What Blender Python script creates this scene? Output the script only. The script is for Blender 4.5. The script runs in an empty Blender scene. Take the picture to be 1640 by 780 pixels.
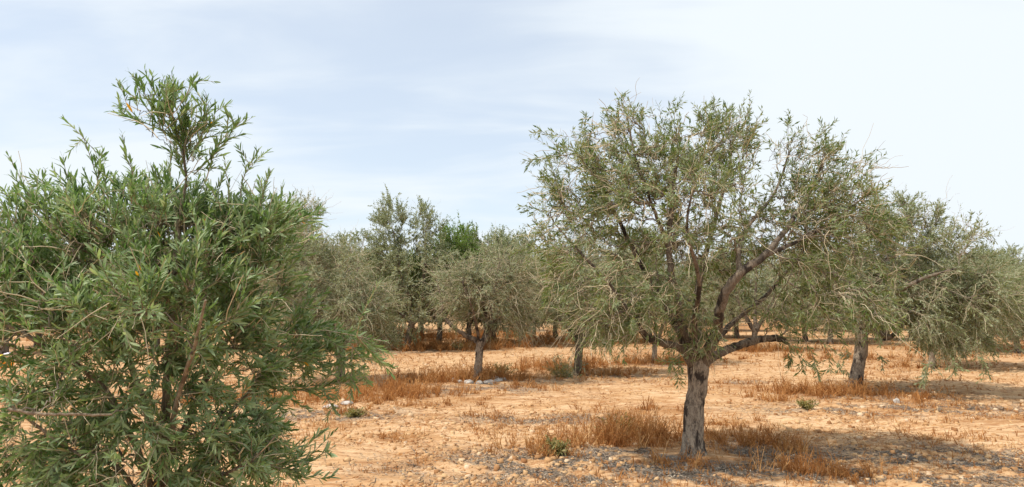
import bpy, math
import numpy as np
from mathutils import Vector, Matrix

# ------------------------------------------------------------------ camera
S = bpy.context.scene
PW, PH, F, HOR, EYE = 1640.0, 780.0, 1100.0, 485.0, 1.6
PITCH = math.atan((HOR - PH / 2) / F)
cam_d = bpy.data.cameras.new("camera")
cam = bpy.data.objects.new("camera", cam_d)
S.collection.objects.link(cam)
cam.location = (0, 0, EYE)
cam.rotation_euler = (math.radians(90) + PITCH, 0, 0)
cam_d.sensor_fit = 'HORIZONTAL'
cam_d.sensor_width = 36.0
cam_d.lens = 36.0 * F / PW
cam_d.clip_start = 0.05
cam_d.clip_end = 8000
S.camera = cam

# ------------------------------------------------------------------ light and sky
SUN_EL, SUN_AZ = math.radians(63), math.radians(-112)     # azimuth from +Y, clockwise seen from above
W = bpy.data.worlds.new("World"); S.world = W; W.use_nodes = True
wn = W.node_tree.nodes; wl = W.node_tree.links; wn.clear()
def wnode(t, **k):
    n = wn.new(t)
    for a, b in k.items(): setattr(n, a, b)
    return n
out = wnode('ShaderNodeOutputWorld'); bg = wnode('ShaderNodeBackground')
bg.inputs['Strength'].default_value = 0.12
sky = wnode('ShaderNodeTexSky', sky_type='NISHITA', sun_disc=False)
sky.sun_elevation = SUN_EL; sky.sun_rotation = SUN_AZ
sky.air_density = 1.0; sky.dust_density = 1.2; sky.ozone_density = 1.0
tc = wnode('ShaderNodeTexCoord')
# cloud veil: project the view direction on a high flat layer so cirrus streaks converge to the horizon
sep = wnode('ShaderNodeSeparateXYZ'); wl.new(tc.outputs['Generated'], sep.inputs[0])
zc = wnode('ShaderNodeMath', operation='ADD'); wl.new(sep.outputs['Z'], zc.inputs[0]); zc.inputs[1].default_value = 0.18
zm = wnode('ShaderNodeMath', operation='MAXIMUM'); wl.new(zc.outputs[0], zm.inputs[0]); zm.inputs[1].default_value = 0.05
dx = wnode('ShaderNodeMath', operation='DIVIDE'); wl.new(sep.outputs['X'], dx.inputs[0]); wl.new(zm.outputs[0], dx.inputs[1])
dy = wnode('ShaderNodeMath', operation='DIVIDE'); wl.new(sep.outputs['Y'], dy.inputs[0]); wl.new(zm.outputs[0], dy.inputs[1])
comb = wnode('ShaderNodeCombineXYZ'); wl.new(dx.outputs[0], comb.inputs[0]); wl.new(dy.outputs[0], comb.inputs[1])
mp = wnode('ShaderNodeMapping'); mp.inputs['Rotation'].default_value = (0, 0, math.radians(38)); mp.inputs['Scale'].default_value = (0.55, 1.5, 1)
wl.new(comb.outputs[0], mp.inputs['Vector'])
nz = wnode('ShaderNodeTexNoise'); nz.inputs['Scale'].default_value = 1.5; nz.inputs['Detail'].default_value = 7; nz.inputs['Roughness'].default_value = 0.52; nz.inputs['Distortion'].default_value = 0.5
wl.new(mp.outputs[0], nz.inputs['Vector'])
nz2 = wnode('ShaderNodeTexNoise'); nz2.inputs['Scale'].default_value = 0.9; nz2.inputs['Detail'].default_value = 4
wl.new(comb.outputs[0], nz2.inputs['Vector'])
# more veil to the right of the view (a real bank of thin cloud over there)
rt = wnode('ShaderNodeMapRange', interpolation_type='SMOOTHSTEP'); wl.new(sep.outputs['X'], rt.inputs['Value'])
rt.inputs['From Min'].default_value = 0.0; rt.inputs['From Max'].default_value = 0.45
rt.inputs['To Min'].default_value = 0.0; rt.inputs['To Max'].default_value = 0.75
lt = wnode('ShaderNodeMapRange', interpolation_type='SMOOTHSTEP'); wl.new(sep.outputs['X'], lt.inputs['Value'])
lt.inputs['From Min'].default_value = -0.15; lt.inputs['From Max'].default_value = -0.6
lt.inputs['To Min'].default_value = 0.0; lt.inputs['To Max'].default_value = 0.22
# thicker towards the horizon
hz = wnode('ShaderNodeMapRange'); wl.new(sep.outputs['Z'], hz.inputs['Value'])
hz.inputs['From Min'].default_value = 0.42; hz.inputs['From Max'].default_value = 0.04
hz.inputs['To Min'].default_value = 0.0; hz.inputs['To Max'].default_value = 0.30
def wadd(a, b):
    n = wnode('ShaderNodeMath', operation='ADD'); wl.new(a, n.inputs[0]); wl.new(b, n.inputs[1]); return n.outputs[0]
_m = wnode('ShaderNodeMath', operation='MULTIPLY_ADD'); wl.new(nz2.outputs['Fac'], _m.inputs[0]); _m.inputs[1].default_value = 1.5; _m.inputs[2].default_value = -0.25
_n = wnode('ShaderNodeMath', operation='MULTIPLY_ADD'); wl.new(nz.outputs['Fac'], _n.inputs[0]); _n.inputs[1].default_value = 2.4; _n.inputs[2].default_value = -0.78
mixn = wadd(_n.outputs[0], _m.outputs[0])
s_ = wadd(wadd(mixn, rt.outputs[0]), wadd(lt.outputs[0], hz.outputs[0]))
rm = wnode('ShaderNodeMapRange', interpolation_type='SMOOTHSTEP'); wl.new(s_, rm.inputs['Value'])
rm.inputs['From Min'].default_value = 0.70; rm.inputs['From Max'].default_value = 1.62
rm.inputs['To Min'].default_value = 0.58; rm.inputs['To Max'].default_value = 1.0
mx = wnode('ShaderNodeMix', data_type='RGBA'); wl.new(rm.outputs[0], mx.inputs['Factor'])
wl.new(sky.outputs[0], mx.inputs[6]); mx.inputs[7].default_value = (4.9, 5.28, 5.58, 1)
wl.new(mx.outputs[2], bg.inputs['Color']); wl.new(bg.outputs[0], out.inputs['Surface'])

sun_d = bpy.data.lights.new("sun", 'SUN'); sun_d.energy = 3.1; sun_d.angle = math.radians(1.5); sun_d.color = (1.0, 0.94, 0.84)
sun = bpy.data.objects.new("sun", sun_d); S.collection.objects.link(sun)
sd = Vector((math.sin(SUN_AZ) * math.cos(SUN_EL), math.cos(SUN_AZ) * math.cos(SUN_EL), math.sin(SUN_EL)))
sun.rotation_euler = sd.to_track_quat('Z', 'Y').to_euler()
S.view_settings.view_transform = 'Standard'; S.view_settings.look = 'None'
S.view_settings.gamma = 1.0; S.view_settings.use_curve_mapping = False
S.view_settings.exposure = 0.62
S.cycles.max_bounces = 6; S.cycles.diffuse_bounces = 3; S.cycles.transmission_bounces = 3
S.cycles.use_adaptive_sampling = True

# ------------------------------------------------------------------ helpers
def at(px, py, Y):
    """world point seen at photo pixel (px,py) at forward distance Y"""
    c, s = math.cos(PITCH), math.sin(PITCH)
    u = (px - PW / 2) / F; v = (PH / 2 - py) / F
    d = np.array([u, c - v * s, s + v * c])
    return np.array([0, 0, EYE]) + d * (Y / d[1])
def gnd(px, py):
    c, s = math.cos(PITCH), math.sin(PITCH)
    u = (px - PW / 2) / F; v = (PH / 2 - py) / F
    d = np.array([u, c - v * s, s + v * c])
    return d[:2] * (EYE / -d[2])

class VN:
    def __init__(s, seed): s.t = np.random.default_rng(seed).random((256, 256))
    def __call__(s, x, y):
        x = np.asarray(x, float); y = np.asarray(y, float)
        xi = np.floor(x).astype(int); yi = np.floor(y).astype(int)
        fx = x - xi; fy = y - yi
        fx = fx * fx * (3 - 2 * fx); fy = fy * fy * (3 - 2 * fy)
        a = s.t[xi & 255, yi & 255]; b = s.t[(xi + 1) & 255, yi & 255]
        c = s.t[xi & 255, (yi + 1) & 255]; d = s.t[(xi + 1) & 255, (yi + 1) & 255]
        return (a * (1 - fx) + b * fx) * (1 - fy) + (c * (1 - fx) + d * fx) * fy
_v1, _v2, _v3 = VN(1), VN(2), VN(3)
def fbm(x, y, o=4, v=_v1):
    r = 0; a = .5; f = 1.
    for i in range(o): r = r + a * v(x * f + i * 17.3, y * f + i * 9.1); a *= .5; f *= 2.03
    return r / (1 - .5 ** o)
def smooth(a, b, x):
    t = np.clip((x - a) / (b - a), 0, 1); return t * t * (3 - 2 * t)

def ground_h(x, y):
    x = np.asarray(x, float); y = np.asarray(y, float)
    h = 0.10 * (fbm(x / 4.5, y / 4.5, 3) - .5)
    h = h + 0.05 * (fbm(x / 1.1 + 40, y / 1.1, 3, _v2) - .5)
    h = h + 0.9 * smooth(44, 60, y) * smooth(14, -2, x)                # low earth bank beyond the grove
    h = h + 0.25 * (smooth(40, 44, y) - smooth(46, 49, y)) * smooth(8, 0, x)
    return h
def ground_fine(x, y):
    fade = smooth(30, 12, y) * smooth(-10, 0, y)
    u = x * .8 - y * .6; w = x * .6 + y * .8
    rough = smooth(.42, .62, fbm(x / 2.2 + 7, y / 2.2 + 3, 3, _v3))
    h = 0.06 * (fbm(u / .55, w / .22, 3, _v2) - .5)
    h = h + (0.012 + .042 * rough) * (fbm(x / .09, y / .09, 3, _v3) - .5)
    return h * fade
def tz(x, y): return float(ground_h(x, y))

def mesh_quads(name, verts, quads, attrs=None, smooth_shade=False):
    me = bpy.data.meshes.new(name)
    verts = np.ascontiguousarray(verts, dtype=np.float32).reshape(-1, 3)
    quads = np.ascontiguousarray(quads, dtype=np.int32).reshape(-1, 4)
    me.vertices.add(len(verts)); me.vertices.foreach_set('co', verts.ravel())
    me.loops.add(quads.size); me.loops.foreach_set('vertex_index', quads.ravel())
    me.polygons.add(len(quads)); me.polygons.foreach_set('loop_start', np.arange(0, quads.size, 4, dtype=np.int32))
    me.update(calc_edges=True)
    if attrs:
        for k, v in attrs.items():
            a = me.attributes.new(k, 'FLOAT', 'POINT'); a.data.foreach_set('value', np.ascontiguousarray(v, dtype=np.float32).ravel())
    me.polygons.foreach_set('use_smooth', np.full(len(quads), bool(smooth_shade)))
    me.update()
    return me
def norm(a): return a / (np.linalg.norm(a, axis=-1, keepdims=True) + 1e-9)

class Buf:
    def __init__(s): s.v = []; s.q = []; s.a = []; s.n = 0
    def add(s, v, q, a=None):
        v = v.reshape(-1, 3); s.v.append(v); s.q.append(q.reshape(-1, 4) + s.n)
        s.a.append(np.full(len(v), .5) if a is None else a.ravel()); s.n += len(v)
    def mesh(s, name, sm=False):
        return mesh_quads(name, np.concatenate(s.v), np.concatenate(s.q), {'tint': np.concatenate(s.a)}, sm)

def tubes(buf, P, R, sides=4, tint=None, seed=0, rough=0.0, cap=True):
    """P (N,K,3) polylines, R (N,K) radii"""
    N, K, _ = P.shape
    T = np.empty_like(P); T[:, 1:-1] = P[:, 2:] - P[:, :-2]; T[:, 0] = P[:, 1] - P[:, 0]; T[:, -1] = P[:, -1] - P[:, -2]
    T = norm(T)
    ref = np.zeros((N, 1, 3)); t0 = T.mean(1, keepdims=True)
    flat = np.abs(t0[..., 2]) > .8
    ref[..., 2] = np.where(flat, 0, 1); ref[..., 0] = np.where(flat, 1, 0)
    A = norm(np.cross(T, np.broadcast_to(ref, T.shape))); B = np.cross(T, A)
    an = np.arange(sides) * 2 * math.pi / sides
    ca = np.cos(an)[None, None, :, None]; sa = np.sin(an)[None, None, :, None]
    rr = np.repeat(R[..., None], sides, 2)
    if rough:
        rg = np.random.default_rng(seed)
        kk = np.arange(K)[None, :, None]
        base = rg.random((N, 1, sides))
        rr = rr * (1 + rough * (np.sin(kk * .55 + base * 6.3) * .5 + (rg.random(rr.shape) - .5) * .7 + (base - .5)))
    V = P[:, :, None, :] + (A[:, :, None, :] * ca + B[:, :, None, :] * sa) * rr[..., None]
    i = np.arange(N)[:, None, None] * K * sides; k = np.arange(K - 1)[None, :, None] * sides; s = np.arange(sides)[None, None, :]
    s2 = (s + 1) % sides
    q = np.stack([i + k + s, i + k + s2, i + k + sides + s2, i + k + sides + s], -1)
    tt = np.full((N, K, sides), .5) if tint is None else np.broadcast_to(tint[:, None, None], (N, K, sides))
    buf.add(V, q, np.ascontiguousarray(tt))
    if cap and sides >= 6:
        # close the outer end with a fan collapsed to a centre point
        c = P[:, -1] + T[:, -1] * R[:, -1:] * .5
        ring = V[:, -1]
        vv = np.concatenate([ring, c[:, None]], 1)
        j = np.arange(0, sides - 1, 2)
        qq = np.stack([j, j + 1, (j + 2) % sides, np.full_like(j, sides)], -1)
        qn = (np.arange(N)[:, None, None] * (sides + 1) + qq[None])
        buf.add(vv, qn, None)

def resample(pts, n, sm=True):
    pts = np.asarray(pts, float)
    if sm and len(pts) > 2:                                 # Catmull-Rom
        p = np.vstack([2 * pts[0] - pts[1], pts, 2 * pts[-1] - pts[-2]])
        o = []
        for i in range(1, len(p) - 2):
            for t in np.linspace(0, 1, 12, endpoint=False):
                a, b, c, d = p[i - 1], p[i], p[i + 1], p[i + 2]
                o.append(.5 * ((2 * b) + (-a + c) * t + (2 * a - 5 * b + 4 * c - d) * t * t + (-a + 3 * b - 3 * c + d) * t ** 3))
        o.append(p[-2]); pts = np.array(o)
    s = np.concatenate([[0], np.cumsum(np.linalg.norm(np.diff(pts[:, :3], axis=0), axis=1))])
    t = np.linspace(0, s[-1], n)
    return np.stack([np.interp(t, s, pts[:, k]) for k in range(pts.shape[1])], 1)

def leaves(buf, pos, dirv, nrm, L, Wd, tint, rng, fine=False):
    """pos,dirv,nrm (N,3); L,Wd (N,)"""
    N = len(pos); d = norm(dirv); w = norm(np.cross(d, nrm)); n = np.cross(w, d)
    L = L[:, None]; Wd = Wd[:, None]
    if not fine:
        b = pos; t = pos + d * L - n * L * .06
        m = pos + d * L * .5 - n * Wd * .12
        l = pos + d * L * .45 + w * Wd * .5; r = pos + d * L * .45 - w * Wd * .5
        V = np.stack([b, m, t, l, r], 1)
        q = np.array([[0, 1, 2, 3], [0, 4, 2, 1]])
        buf.add(V, np.arange(N)[:, None, None] * 5 + q[None], np.repeat(tint[:, None], 5, 1))
    else:
        prof = [.12, .72, 1.0, .74, .06]; ts = [0, .2, .48, .78, 1]
        bend = (rng.random((N, 1)) * .22 + .02)
        rows = []
        for p_, t_ in zip(prof, ts):
            c = pos + d * L * t_ - n * L * bend * t_ * t_
            h = n * Wd * .10 * p_
            rows += [c + w * Wd * .5 * p_ + h, c, c - w * Wd * .5 * p_ + h]
        V = np.stack(rows, 1)
        q = []
        for i in range(4):
            a = i * 3; q += [[a, a + 1, a + 4, a + 3], [a + 1, a + 2, a + 5, a + 4]]
        buf.add(V, np.arange(N)[:, None, None] * 15 + np.array(q)[None], np.repeat(tint[:, None], 15, 1))

def link(name, me, mat, parent=None):
    o = bpy.data.objects.new(name, me); S.collection.objects.link(o)
    if mat: me.materials.append(mat) if not len(me.materials) else None
    if parent: o.parent = parent
    return o
def empty(name, loc, label, cat, group=None):
    o = bpy.data.objects.new(name, None); S.collection.objects.link(o); o.location = loc
    o.empty_display_size = .2
    o['label'] = label; o['category'] = cat
    if group: o['group'] = group
    return o
def tag(o, label, cat, group=None, kind=None):
    o['label'] = label; o['category'] = cat
    if group: o['group'] = group
    if kind: o['kind'] = kind

# ------------------------------------------------------------------ materials
def newmat(name):
    m = bpy.data.materials.new(name); m.use_nodes = True
    nt = m.node_tree; nt.nodes.clear(); return m, nt
def ramp(nt, fac, stops, interp='LINEAR'):
    r = nt.nodes.new('ShaderNodeValToRGB'); r.color_ramp.interpolation = interp
    e = r.color_ramp.elements
    while len(e) < len(stops): e.new(.5)
    for i, (p, c) in enumerate(stops): e[i].position = p; e[i].color = (*c, 1)
    nt.links.new(fac, r.inputs[0]); return r.outputs[0]
def mixc(nt, fac, a, b):
    m = nt.nodes.new('ShaderNodeMix'); m.data_type = 'RGBA'
    for s, v in ((m.inputs['Factor'], fac), (m.inputs[6], a), (m.inputs[7], b)):
        if isinstance(v, (int, float)): s.default_value = v
        elif isinstance(v, tuple): s.default_value = (*v, 1)
        else: nt.links.new(v, s)
    return m.outputs[2]
def noise(nt, scale, detail=4, rough=.5, vec=None, dist=0):
    n = nt.nodes.new('ShaderNodeTexNoise'); n.inputs['Scale'].default_value = scale
    n.inputs['Detail'].default_value = detail; n.inputs['Roughness'].default_value = rough; n.inputs['Distortion'].default_value = dist
    if vec is not None: nt.links.new(vec, n.inputs['Vector'])
    return n.outputs['Fac']
def maprange(nt, v, a, b, c=0., d=1.):
    n = nt.nodes.new('ShaderNodeMapRange'); n.interpolation_type = 'SMOOTHSTEP'
    nt.links.new(v, n.inputs['Value'])
    for k, x in (('From Min', a), ('From Max', b), ('To Min', c), ('To Max', d)): n.inputs[k].default_value = x
    return n.outputs[0]
def attr(nt, name):
    a = nt.nodes.new('ShaderNodeAttribute'); a.attribute_name = name; return a.outputs['Fac']
def math_(nt, op, a, b):
    n = nt.nodes.new('ShaderNodeMath'); n.operation = op
    for i, v in enumerate((a, b)):
        if isinstance(v, (int, float)): n.inputs[i].default_value = v
        else: nt.links.new(v, n.inputs[i])
    return n.outputs[0]
def objcoord(nt, rot=0, scale=(1, 1, 1)):
    t = nt.nodes.new('ShaderNodeTexCoord'); m = nt.nodes.new('ShaderNodeMapping')
    m.inputs['Rotation'].default_value = (0, 0, rot); m.inputs['Scale'].default_value = scale
    nt.links.new(t.outputs['Object'], m.inputs['Vector']); return m.outputs[0]
def finish(nt, col, rough=.8, bump=None, bstr=.3, bdist=.01, spec=.3, translucent=0, tcol=None):
    o = nt.nodes.new('ShaderNodeOutputMaterial'); b = nt.nodes.new('ShaderNodeBsdfPrincipled')
    if isinstance(col, tuple): b.inputs['Base Color'].default_value = (*col, 1)
    else: nt.links.new(col, b.inputs['Base Color'])
    b.inputs['Roughness'].default_value = rough; b.inputs['Specular IOR Level'].default_value = spec
    if bump is not None:
        n = nt.nodes.new('ShaderNodeBump'); n.inputs['Strength'].default_value = bstr; n.inputs['Distance'].default_value = bdist
        nt.links.new(bump, n.inputs['Height']); nt.links.new(n.outputs[0], b.inputs['Normal'])
    sh = b.outputs[0]
    if translucent:
        t = nt.nodes.new('ShaderNodeBsdfTranslucent'); mx = nt.nodes.new('ShaderNodeMixShader')
        mx.inputs[0].default_value = translucent
        if tcol is None: tcol = col
        if isinstance(tcol, tuple): t.inputs['Color'].default_value = (*tcol, 1)
        else: nt.links.new(tcol, t.inputs['Color'])
        nt.links.new(b.outputs[0], mx.inputs[1]); nt.links.new(t.outputs[0], mx.inputs[2]); sh = mx.outputs[0]
    nt.links.new(sh, o.inputs['Surface'])

def leaf_mat(name, stops, back, trans=.3, rough=.55, spec=.3):
    m, nt = newmat(name)
    c = ramp(nt, attr(nt, 'tint'), stops)
    g = nt.nodes.new('ShaderNodeNewGeometry')
    front_back = mixc(nt, math_(nt, 'MULTIPLY', g.outputs['Backfacing'], .7), c, back)
    hs = nt.nodes.new('ShaderNodeHueSaturation'); hs.inputs['Saturation'].default_value = 1.15; hs.inputs['Value'].default_value = 1.5
    nt.links.new(c, hs.inputs['Color'])
    finish(nt, front_back, rough, spec=spec, translucent=trans, tcol=hs.outputs[0])
    return m
M_leafA = leaf_mat('olive_leaf_dusty', [(0, (.05, .09, .022)), (.35, (.12, .175, .045)), (.7, (.225, .25, .085)), (.93, (.31, .31, .14)), (1, (.42, .30, .10))], (.27, .31, .18))
M_leafB = leaf_mat('olive_leaf_fresh', [(0, (.055, .11, .032)), (.4, (.13, .21, .065)), (.75, (.26, .34, .135)), (.965, (.46, .50, .27)), (.975, (.60, .28, .035)), (1, (.65, .36, .05))], (.32, .40, .22), trans=.33, rough=.5, spec=.35)
M_leafF = leaf_mat('olive_leaf_grey', [(0, (.105, .14, .055)), (.5, (.22, .25, .11)), (1, (.35, .36, .19))], (.34, .36, .24))
M_leafG = leaf_mat('broad_leaf_green', [(0, (.08, .13, .025)), (.6, (.14, .22, .045)), (1, (.22, .30, .07))], (.17, .24, .07), trans=.35)
M_weed = leaf_mat('weed_leaf', [(0, (.13, .14, .04)), (.5, (.22, .20, .06)), (1, (.36, .25, .08))], (.25, .23, .09))

def twig_mat(name, a, b):
    m, nt = newmat(name); finish(nt, ramp(nt, attr(nt, 'tint'), [(0, a), (1, b)]), .75, spec=.25); return m
M_twig = twig_mat('twig_bark', (.18, .14, .085), (.66, .56, .38))
M_branch = twig_mat('branch_bark', (.10, .075, .055), (.24, .20, .15))

def bark_mat(name, pale, mid, dark, lo, hi):
    m, nt = newmat(name)
    co = objcoord(nt, 0, (1, 1, .45))
    n1 = noise(nt, 9, 5, .6, co, .4); n2 = noise(nt, 42, 5, .62, co, .6)
    n3 = noise(nt, 4.2, 3, .5, co, .2)
    c = ramp(nt, n2, [(.36, mid), (.60, pale)])
    c = mixc(nt, maprange(nt, n1, lo, hi), c, dark)
    c = mixc(nt, maprange(nt, n3, .55, .7, 0, .5), c, mid)
    n4 = noise(nt, 120, 4, .7, objcoord(nt, 0, (1, 1, .3)), .3)
    c = mixc(nt, maprange(nt, n4, .5, .66, 0, .65), c, dark)
    h = math_(nt, 'ADD', math_(nt, 'SUBTRACT', n2, math_(nt, 'MULTIPLY', n1, .8)), math_(nt, 'MULTIPLY', n4, -.5))
    finish(nt, c, .88, h, .9, .02, .2); return m
M_bark = bark_mat('olive_bark_pale', (.42, .345, .26), (.20, .155, .115), (.055, .042, .034), .50, .60)
M_barkd = bark_mat('olive_bark_dark', (.25, .20, .15), (.15, .115, .085), (.05, .038, .03), .50, .60)

M_barkB = bark_mat('young_olive_bark', (.36, .29, .21), (.24, .18, .125), (.13, .09, .06), .50, .62)
# ground
def ground_mat():
    m, nt = newmat('sandy_orange_soil')
    co = objcoord(nt); st = objcoord(nt, math.radians(37), (.55, 2.2, 1))
    big = noise(nt, .35, 5, .55, co, .4); med = noise(nt, 1.7, 5, .6, st, .5); fine = noise(nt, 22, 5, .7, co); mic = noise(nt, 90, 3, .7, co)
    crust = noise(nt, 6.5, 5, .65, st, .6)
    c = ramp(nt, big, [(.34, (.39, .21, .095)), (.5, (.50, .30, .15)), (.66, (.59, .39, .215))])
    c = mixc(nt, maprange(nt, med, .42, .62, 0, .8), c, (.63, .43, .255))
    c = mixc(nt, maprange(nt, crust, .47, .62, 0, .72), c, (.29, .122, .042))
    c = mixc(nt, maprange(nt, fine, .52, .68, 0, .5), c, (.33, .17, .075))
    c = mixc(nt, maprange(nt, mic, .62, .75, 0, .5), c, (.80, .62, .42))
    g = attr(nt, 'grassy'); l = attr(nt, 'litter')  # litter weight also carries two shadows painted into the soil colour
    c = mixc(nt, math_(nt, 'MULTIPLY', g, maprange(nt, fine, .3, .6, .55, .95)), c, (.27, .115, .036))
    lit = ramp(nt, noise(nt, 55, 4, .75, co), [(.36, (.05, .043, .038)), (.5, (.15, .13, .112)), (.66, (.36, .305, .24))])
    lf = math_(nt, 'MULTIPLY', l, maprange(nt, noise(nt, 7, 4, .6, st), .34, .5, .25, 1))
    c = mixc(nt, lf, c, lit)
    h = math_(nt, 'ADD', math_(nt, 'MULTIPLY', crust, .6), math_(nt, 'ADD', math_(nt, 'MULTIPLY', fine, .5), math_(nt, 'MULTIPLY', mic, .25)))
    finish(nt, c, .95, h, .8, .035, .1)
    return m
M_ground = ground_mat()
def tint_mat(name, stops, rough=.85, trans=0, spec=.2):
    m, nt = newmat(name); finish(nt, ramp(nt, attr(nt, 'tint'), stops), rough, spec=spec, translucent=trans); return m
M_grass = tint_mat('dry_grass_straw', [(0, (.20, .075, .022)), (.4, (.38, .165, .05)), (.75, (.53, .265, .09)), (1, (.68, .46, .23))], .7, .3)
M_litter = tint_mat('dead_leaf_litter', [(0, (.055, .046, .038)), (.5, (.15, .125, .10)), (.85, (.30, .25, .195)), (1, (.50, .42, .32))])
M_clod = tint_mat('soil_clod', [(0, (.28, .13, .052)), (.5, (.45, .26, .12)), (.9, (.55, .36, .19)), (1, (.62, .46, .31))])
def stone_mat():
    m, nt = newmat('pale_stone'); co = objcoord(nt)
    finish(nt, ramp(nt, noise(nt, 14, 5, .6, co), [(.3, (.27, .23, .19)), (.6, (.50, .46, .41))]), .85, noise(nt, 40, 4, .6, co), .5, .01); return m
M_stone = stone_mat()

# ------------------------------------------------------------------ grove layout (photo pixel of the trunk foot -> ground)
BASE = {k: gnd(*v) for k, v in dict(A=(1110, 733), C=(1370, 625), D=(765, 612), E=(925, 600), F=(651, 560), G=(545, 612),
        H=(1048, 581), I=(1208, 560), J=(1492, 591)).items()}
BASE['B'] = np.array([-1.44, 2.9])

rng0 = np.random.default_rng(5)
# grass patches: (px, py, radius_x m, radius_y m, height m, density/m2)
PATCH = []
def patch(px, py, rx, ry, h, dens): PATCH.append((*gnd(px, py), rx, ry, h, dens))
patch(985, 705, .62, .42, .36, 620); patch(1040, 700, .45, .35, .34, 620); patch(930, 712, .35, .22, .20, 420)
patch(850, 722, .38, .28, .26, 520); patch(905, 730, .30, .18, .16, 380)
patch(1085, 746, .32, .16, .24, 620); patch(1045, 690, .5, .3, .30, 420); patch(1180, 700, .35, .25, .22, 420); patch(1160, 725, .15, .1, .18, 400); patch(1060, 655, .5, .25, .2, 200)
patch(1225, 712, .50, .30, .28, 560); patch(1255, 750, .34, .20, .26, 520); patch(1350, 757, .44, .22, .26, 620)
patch(1165, 680, .4, .3, .16, 260); patch(1275, 722, .3, .2, .14, 300)
patch(1290, 628, 1.0, .42, .30, 420); patch(1250, 640, .5, .3, .2, 300); patch(1370, 632, .7, .35, .30, 420); patch(1450, 640, .8, .3, .2, 280); patch(1500, 652, .5, .2, .12, 160)
patch(640, 632, .95, .6, .34, 380); patch(720, 612, 1.1, .5, .38, 420); patch(800, 608, .8, .45, .32, 380); patch(840, 622, .6, .3, .2, 240)
patch(600, 640, .5, .4, .3, 300); patch(685, 648, .8, .25, .15, 180)
patch(700, 558, 3.2, 1.2, .42, 120); patch(620, 560, 1.5, 1.0, .4, 120); patch(800, 552, 2.6, 1.0, .35, 90); patch(740, 540, 5, 2, .5, 60)
patch(900, 590, 1.2, .6, .40, 260); patch(960, 600, .9, .5, .25, 200); patch(1030, 582, 1.4, .6, .32, 220)
patch(960, 548, 2.8, 1.2, .35, 90); patch(1215, 562, 2.2, 1.0, .34, 110); patch(1120, 575, 1.6, .6, .2, 80)
patch(775, 668, .35, .2, .20, 260); patch(620, 700, .30, .18, .18, 220); patch(655, 700, .2, .12, .16, 200); patch(610, 752, .22, .12, .12, 260)
patch(680, 742, .2, .1, .1, 220); patch(560, 660, .5, .3, .22, 200); patch(545, 680, .3, .2, .12, 160); patch(760, 640, .5, .2, .1, 120)
patch(470, 640, 1.0, .5, .3, 200); patch(330, 640, 1.5, .6, .3, 160); patch(1330, 690, .4, .25, .10, 140); patch(1180, 615, .6, .3, .12, 100)
patch(1400, 575, 2.5, .8, .3, 70); patch(1560, 560, 3, .8, .3, 50); patch(1460, 590, 1.0, .4, .25, 120); patch(1500, 700, .5, .2, .07, 90); patch(1420, 715, .4, .2, .07, 90)

def grassy_mask(x, y):
    g = np.zeros_like(x)
    for (cx, cy, rx, ry, h, dn) in PATCH:
        g = np.maximum(g, np.exp(-(((x - cx) / (rx * 1.15)) ** 2 + ((y - cy) / (ry * 1.25)) ** 2)) * min(1, .55 + h))
    far = smooth(16, 30, y) * smooth(.45, .6, fbm(x / 5, y / 2.2, 3, _v2)) * .75
    return np.clip(np.maximum(g * smooth(.25, .55, fbm(x / .35, y / .35, 3, _v3)) * 1.0, far), 0, 1)
def litter_shade_mask(x, y):
    l = np.zeros_like(x)
    def bl(c, rx, ry, w):
        return w * np.exp(-(((x - c[0]) / rx) ** 2 + ((y - c[1]) / ry) ** 2) ** 1.5)
    A = BASE['A']
    l = np.maximum(l, bl(A + (-.35, -.35), 2.3, .95, 1.0)); l = np.maximum(l, bl(A + (.9, -.1), 1.3, .8, .9))
    l = np.maximum(l, bl(gnd(1500, 740), 1.9, .9, .95)); l = np.maximum(l, bl(gnd(1380, 775), 1.2, .5, .95)); l = np.maximum(l, bl(gnd(1450, 655), 2.2, .7, .8)); l = np.maximum(l, bl(gnd(1180, 612), .8, .35, .6))  # last blob paints the shadow right of the main trunk in litter tone
    l = np.maximum(l, bl(gnd(880, 668), 1.2, .4, .75)); l = np.maximum(l, bl(gnd(520, 662), 1.2, .6, .8)); l = np.maximum(l, bl(gnd(760, 625), 1.4, .7, .7))  # first blob: grey litter plus a painted shadow streak left of the grass
    for k in 'DECFHI': l = np.maximum(l, bl(BASE[k] + (.2, -.6), 1.5, 1.1, .55))
    u = x * .8 - y * .6; w = x * .6 + y * .8
    n = .6 * fbm(u / 1.1, w / .34, 4, _v2) + .4 * fbm(x / .25, y / .25, 3, _v1)
    return np.clip(l * smooth(.41, .52, n) , 0, 1)

# ------------------------------------------------------------------ ground sheet
def build_ground():
    Y = np.concatenate([np.linspace(-40, 4.6, 24), np.geomspace(4.8, 16, 420), np.geomspace(16.15, 75, 220), np.geomspace(78, 4000, 40)])
    u = np.linspace(-1, 1, 620)
    X = u[None, :] * (np.abs(Y)[:, None] * .78 + 1.0)
    X = np.concatenate([np.full((len(Y), 1), -4200.) , X, np.full((len(Y), 1), 4200.)], 1)
    YY = np.repeat(Y[:, None], X.shape[1], 1)
    Z = ground_h(X, YY) + ground_fine(X, YY); Z[:, 0] = 0; Z[:, -1] = 0
    # soil slightly heaped round the main trunk
    A = BASE['A']; Z += .05 * np.exp(-(((X - A[0]) ** 2 + (YY - A[1]) ** 2) / .12))
    nr, nc = X.shape
    i = np.arange(nr - 1)[:, None] * nc + np.arange(nc - 1)[None]
    q = np.stack([i, i + 1, i + nc + 1, i + nc], -1)
    me = mesh_quads('ground', np.stack([X, YY, Z], -1), q, {'grassy': grassy_mask(X, YY), 'litter': litter_shade_mask(X, YY)}, True)
    o = link('ground', me, M_ground); o['kind'] = 'structure'
build_ground()

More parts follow.
